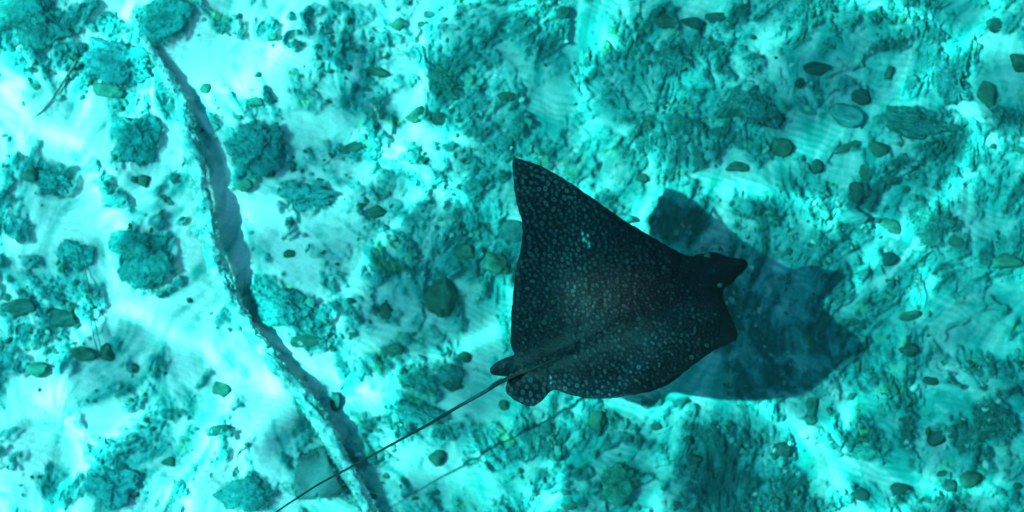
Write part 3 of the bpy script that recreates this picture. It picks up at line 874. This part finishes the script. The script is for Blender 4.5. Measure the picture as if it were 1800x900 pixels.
# round the outline a little (two Chaikin cuts) and give it the photo's finely uneven margin
for _ in range(2):
    nx_ = np.roll(OUT, -1, 0)
    OUT = np.stack([OUT * .78 + nx_ * .22, OUT * .22 + nx_ * .78], 1).reshape(-1, 2)
seg = np.linalg.norm(np.roll(OUT, -1, 0) - OUT, axis=1)
cum = np.r_[0, np.cumsum(seg)]
tt = np.arange(0, cum[-1], 1.6)
loop = np.vstack([OUT, OUT[:1]])
BND = np.stack([np.interp(tt, cum, loop[:, 0]), np.interp(tt, cum, loop[:, 1])], -1)
BND += np.stack([noise(tt / 9, tt * 0 + 3, 5), noise(tt / 9, tt * 0 + 7, 6)], -1) * .7
NOSE, BASE = np.array([1310, 470.]), np.array([880, 665.])
AX = (BASE - NOSE) / np.linalg.norm(BASE - NOSE); NR = np.array([-.413, -.911])


def edge_dist(p):
    d = np.full(len(p), 1e9)
    A, B = BND[::2], np.roll(BND[::2], -1, 0)
    for a, b in zip(A, B):
        ab = b - a
        t = np.clip(((p - a) @ ab) / (ab @ ab + 1e-9), 0, 1)
        d = np.minimum(d, np.hypot(p[:, 0] - a[0] - ab[0] * t, p[:, 1] - a[1] - ab[1] * t))
    return d


def ray_mid(p):
    """height of the ray's middle surface: both wing tips are lifted above the body"""
    rel = p - NOSE
    s, v = rel @ AX, rel @ NR
    z = .66 + np.where(v > 0, .25 * np.clip(v / 341, 0, 1.1) ** 1.5, .24 * np.clip(-v / 112, 0, 1.1) ** 1.6)
    z = z + .02 * np.sin(s / 95) - .03 * sstep(360, 470, s)
    return z


def ray_half(p, e):
    rel = p - NOSE
    s, v = rel @ AX, rel @ NR
    hump = np.exp(-((s - 190) / 150) ** 2 - ((v - 12) / 82) ** 2)
    head = np.exp(-((s - 30) / 55) ** 2 - (v / 34) ** 2)
    tail = np.exp(-(v / 16) ** 2) * sstep(230, 330, s) * sstep(455, 400, s)
    A = .010 + .085 * hump + .028 * head + .014 * tail
    E = 16 + 70 * np.clip(hump, 0, 1)
    k = np.clip(e / E, 0, 1)
    return A * np.sqrt(1 - (1 - k) ** 2)


def inside(p):
    r = np.zeros(len(p), bool)
    for a, b in zip(BND, np.roll(BND, -1, 0)):
        if a[1] == b[1]: continue
        r ^= ((a[1] > p[:, 1]) != (b[1] > p[:, 1])) & (p[:, 0] < (b[0] - a[0]) * (p[:, 1] - a[1]) / (b[1] - a[1]) + a[0])
    return r


G = 1.25
gx_, gy_ = np.meshgrid(np.arange(858, 1318, G), np.arange(276, 718, G * .87))
gx_ = gx_ + (np.arange(gx_.shape[0]) % 2)[:, None] * G / 2
pp = np.stack([gx_.ravel(), gy_.ravel()], -1)
pp = pp[inside(pp)]
ee = edge_dist(pp)
pp, ee = pp[ee > .8], ee[ee > .8]
nb = len(BND)
allp = np.vstack([BND, pp])
res = delaunay_2d_cdt([Vector(q) for q in allp.tolist()], [(i, (i + 1) % nb) for i in range(nb)], [], 1, 1e-6)
P2 = np.array([v[:] for v in res[0]]); T2 = np.array([f for f in res[2] if len(f) == 3])
a_, b_2, c_ = P2[T2[:, 0]], P2[T2[:, 1]], P2[T2[:, 2]]
cr_ = (b_2[:, 0] - a_[:, 0]) * (c_[:, 1] - a_[:, 1]) - (b_2[:, 1] - a_[:, 1]) * (c_[:, 0] - a_[:, 0])
T2 = np.where((cr_ > 0)[:, None], T2[:, ::-1], T2)     # picture y runs down: this winding faces up
cen = P2[T2].mean(1)
T2 = T2[inside(cen)]
e2 = edge_dist(P2)
isb = e2 < .35
hz = ray_half(P2, np.where(isb, 0, e2)); zm = ray_mid(P2)
ztop = zm + hz * 1.15; zbot = zm - hz * .75
wig = .0012 * noise(P2[:, 0] / 6, P2[:, 1] / 6, 33) + .002 * noise(P2[:, 0] / 19, P2[:, 1] / 19, 34)
ztop = ztop + np.where(isb, 0, wig)


def unproj(p, z):
    return np.stack([wx(p[:, 0], z), wy(p[:, 1], z), z], -1)


nv = len(P2)
VT = unproj(P2, ztop)
VB = np.stack([VT[:, 0], VT[:, 1], zbot], -1)
keep = np.where(isb, -1, np.cumsum(~isb) - 1)
bidx = np.where(isb, np.arange(nv), nv + keep)
V = np.vstack([VT, VB[~isb]])
F3 = np.vstack([T2, bidx[T2][:, ::-1]])

# ring spots: dart throwing with a spacing that depends on the place on the body
sr = np.random.default_rng(21)
spots = np.zeros((0, 5))
cell = {}
cand = sr.uniform((858, 276), (1318, 718), (120000, 2)); cand = cand[inside(cand)]
ec = edge_dist(cand)


def spot_size(p):
    rel = p - NOSE
    s, v = rel @ AX, rel @ NR
    r = 2.35 + 0.95 * sstep(60, 300, v) - .1 * sstep(0, -80, v) + 1.6 * sstep(360, 410, s) * (v < 0)
    r = r - 1.35 * sstep(140, 20, s) - .8 * np.exp(-((p[:, 0] - 1060) / 70) ** 2 - ((p[:, 1] - 395) / 30) ** 2) - .5 * np.exp(-((s - 190) / 90) ** 2 - (v / 50) ** 2)
    r = r - .9 * sstep(70, 10, np.abs(v)) * sstep(300, 380, s)
    return np.maximum(r, 1.4)


base_r = spot_size(cand) * np.exp(sr.normal(-.02, .24, len(cand)))
base_r = np.where(ec < 7, base_r * .65, base_r)
out = []
for (x, y), r, e in zip(cand, base_r, ec):
    if e < r * .8: continue
    ci, cj = int(x // 12), int(y // 12)
    ok = True
    for di in (-1, 0, 1):
        for dj in (-1, 0, 1):
            for (x2, y2, r2) in cell.get((ci + di, cj + dj), ()):
                if (x - x2) ** 2 + (y - y2) ** 2 < ((r + r2) * 1.20 + 1.3) ** 2:
                    ok = False; break
            if not ok: break
        if not ok: break
    if ok:
        cell.setdefault((ci, cj), []).append((x, y, r)); out.append((x, y, r))
spots = np.array(out)
val = np.zeros(nv)
order = np.argsort(P2[:, 0]); xs_sorted = P2[order, 0]
for k, (x, y, r) in enumerate(spots):
    i0, i1 = np.searchsorted(xs_sorted, (x - r * 2.2, x + r * 2.2))
    idx = order[i0:i1]
    dx, dy = P2[idx, 0] - x, P2[idx, 1] - y
    th = sr.normal(.95, .5); el = 1 + abs(sr.normal(.12, .24))
    u = (dx * math.cos(th) + dy * math.sin(th)) / el; w_ = (-dx * math.sin(th) + dy * math.cos(th)) * el
    d = np.hypot(u, w_) / r
    ring = np.exp(-((d - .72) / .29) ** 2) if r > 2.15 else np.exp(-(d / .7) ** 2) * .7
    val[idx] = np.maximum(val[idx], ring * sr.uniform(.55, 1.0))
scar = np.zeros(nv)
for x, y, r in ((1024, 411, 2.0), (1026, 421, 2.4), (1033, 414, 1.8), (1035, 428, 2.2), (1030, 424, 1.5), (1036, 433, 1.6), (968, 664, 1.6), (968, 673, 1.4)):
    scar = np.maximum(scar, np.exp(-((P2[:, 0] - x) ** 2 + (P2[:, 1] - y) ** 2 * .5) / r ** 2))
me = mesh_np('body', V, F3)
skin = np.array([.0006, .0036, .0064])[None] * (1 + .25 * noise(P2[:, 0] / 14, P2[:, 1] / 14, 37))[:, None]
sp_c = np.array([.016, .058, .062])
sheen = np.exp(-((P2[:, 0] - 1092) / 78) ** 2 - ((P2[:, 1] - 520) / 46) ** 2)[:, None]  # pinkish surface sheen painted into the back's skin and spot colours
skin = skin + sheen * np.array([.020, .003, .002]); sp_c = sp_c + sheen * np.array([.19, .022, .016])
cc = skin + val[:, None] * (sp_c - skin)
cc = cc + (scar * .6)[:, None] * (np.array([.12, .34, .33]) - cc)
ccb = np.tile(np.array([[.55, .58, .56]]), ((~isb).sum(), 1))      # pale belly
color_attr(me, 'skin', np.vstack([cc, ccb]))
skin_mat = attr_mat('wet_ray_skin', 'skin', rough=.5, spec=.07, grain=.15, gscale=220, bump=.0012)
ray = bpy.data.objects.new('eagle_ray', None); C.objects.link(ray)
tag(ray, 'dark spotted eagle ray gliding over the sea bed with its wings raised', 'ray')
base_loc = Vector((float(wx(1090, .66)), float(wy(530, .66)), .60))
ray.location = base_loc


def ray_part(name, me, mat, parent=None):
    o = obj(name, me, mat, parent or ray)
    if parent is None:
        me.transform(Matrix.Translation(-base_loc))
    return o


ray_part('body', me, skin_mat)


def top_at(px, py):
    p = np.array([[px, py]], float)
    return float(ray_mid(p)[0] + ray_half(p, edge_dist(p))[0] * 1.15)


TAIL = [(985,628,-.004),(960,638,.000),(930,651,.003),(905,662,.004),(885,668,.0),(850,690,0),(800,718,0),(750,748,0),(700,775,0),(640,808,0),(600,830,0),(560,851,0),(520,877,0),(485,900,0),(440,936,0),(400,975,0)]
tp = []
for px, py, dz in TAIL:
    z = top_at(px, py) + dz if px > 895 else .645 - .06 * (885 - px) / 485
    tp.append((px, py, z))
sp = smooth_path(tp, 260)
P = np.stack([wx(sp[:, 0], sp[:, 2]), wy(sp[:, 1], sp[:, 2]), sp[:, 2]], -1)
rad = np.interp(np.arange(260), [0, 40, 60, 120, 259], [.004, .0095, .0085, .0058, .0030])
V, F3 = tube(P, rad, 10, lambda i, a: 1 + .06 * noise(i / 3, a, 95))
me = mesh_np('tail', V, F3)
color_attr(me, 'skin', np.array([.012, .018, .02])[None] * (1 + .5 * noise3(V * 60, 2))[:, None])
ray_part('tail', me, skin_mat)

# dorsal fin at the root of the tail and the sting behind it
def blade(name, pts3, th):
    A = np.array(pts3, float)
    n = len(A)
    d = np.array([.4, .9, 0]) * th
    V = np.vstack([A + d, A - d])
    F = [(0, i, i + 1) for i in range(1, n - 1)] + [(n, n + i + 1, n + i) for i in range(1, n - 1)]
    for i in range(n):
        j = (i + 1) % n
        F += [(i, n + i, n + j), (i, n + j, j)]
    me = mesh_np(name, V, np.array(F), False)
    color_attr(me, 'skin', np.tile(np.array([[.02, .03, .033]]), (len(V), 1)))
    return ray_part(name, me, skin_mat)


def pt(px, py, z):
    return (float(wx(px, z)), float(wy(py, z)), z)


blade('dorsal_fin', [pt(918, 657, .662), pt(905, 662, .690), pt(893, 667, .700), pt(888, 669, .690), pt(893, 666, .662)], .003)
sp = smooth_path([(882, 666, .655), (868, 673, .662), (852, 686, .668)], 24)
P = np.stack([wx(sp[:, 0], sp[:, 2]), wy(sp[:, 1], sp[:, 2]), sp[:, 2]], -1)
V, F3 = tube(P, np.linspace(.0045, .0012, 24), 8)
me = mesh_np('sting', V, F3)
color_attr(me, 'skin', np.tile(np.array([[.012, .06, .06]]), (len(V), 1)))
ray_part('sting', me, skin_mat)

eye_mat, t_, b_ = new_mat('ray_eye'); b_.inputs['Base Color'].default_value = (.01, .012, .012, 1); b_.inputs['Roughness'].default_value = .4
for ex, ey in ((1265, 501), (1244, 450)):
    V, F = ICO[3]
    z = top_at(ex, ey) - .004
    sock = mesh_np('eye', V * np.array([.016, .012, .011]) + np.array(pt(ex, ey, z)), F)
    color_attr(sock, 'skin', np.array([.03, .055, .045]) * (1 + .5 * noise3(V * 5, 3))[:, None])
    es = ray_part('eye', sock, skin_mat)
    lens = mesh_np('pupil', V * np.array([.006, .006, .006]) + np.array(pt(ex + 2.5, ey + (2.0 if ey > 480 else -2.0), z + .007)) - np.array(base_loc), F)
    ob = obj('pupil', lens, eye_mat, es)
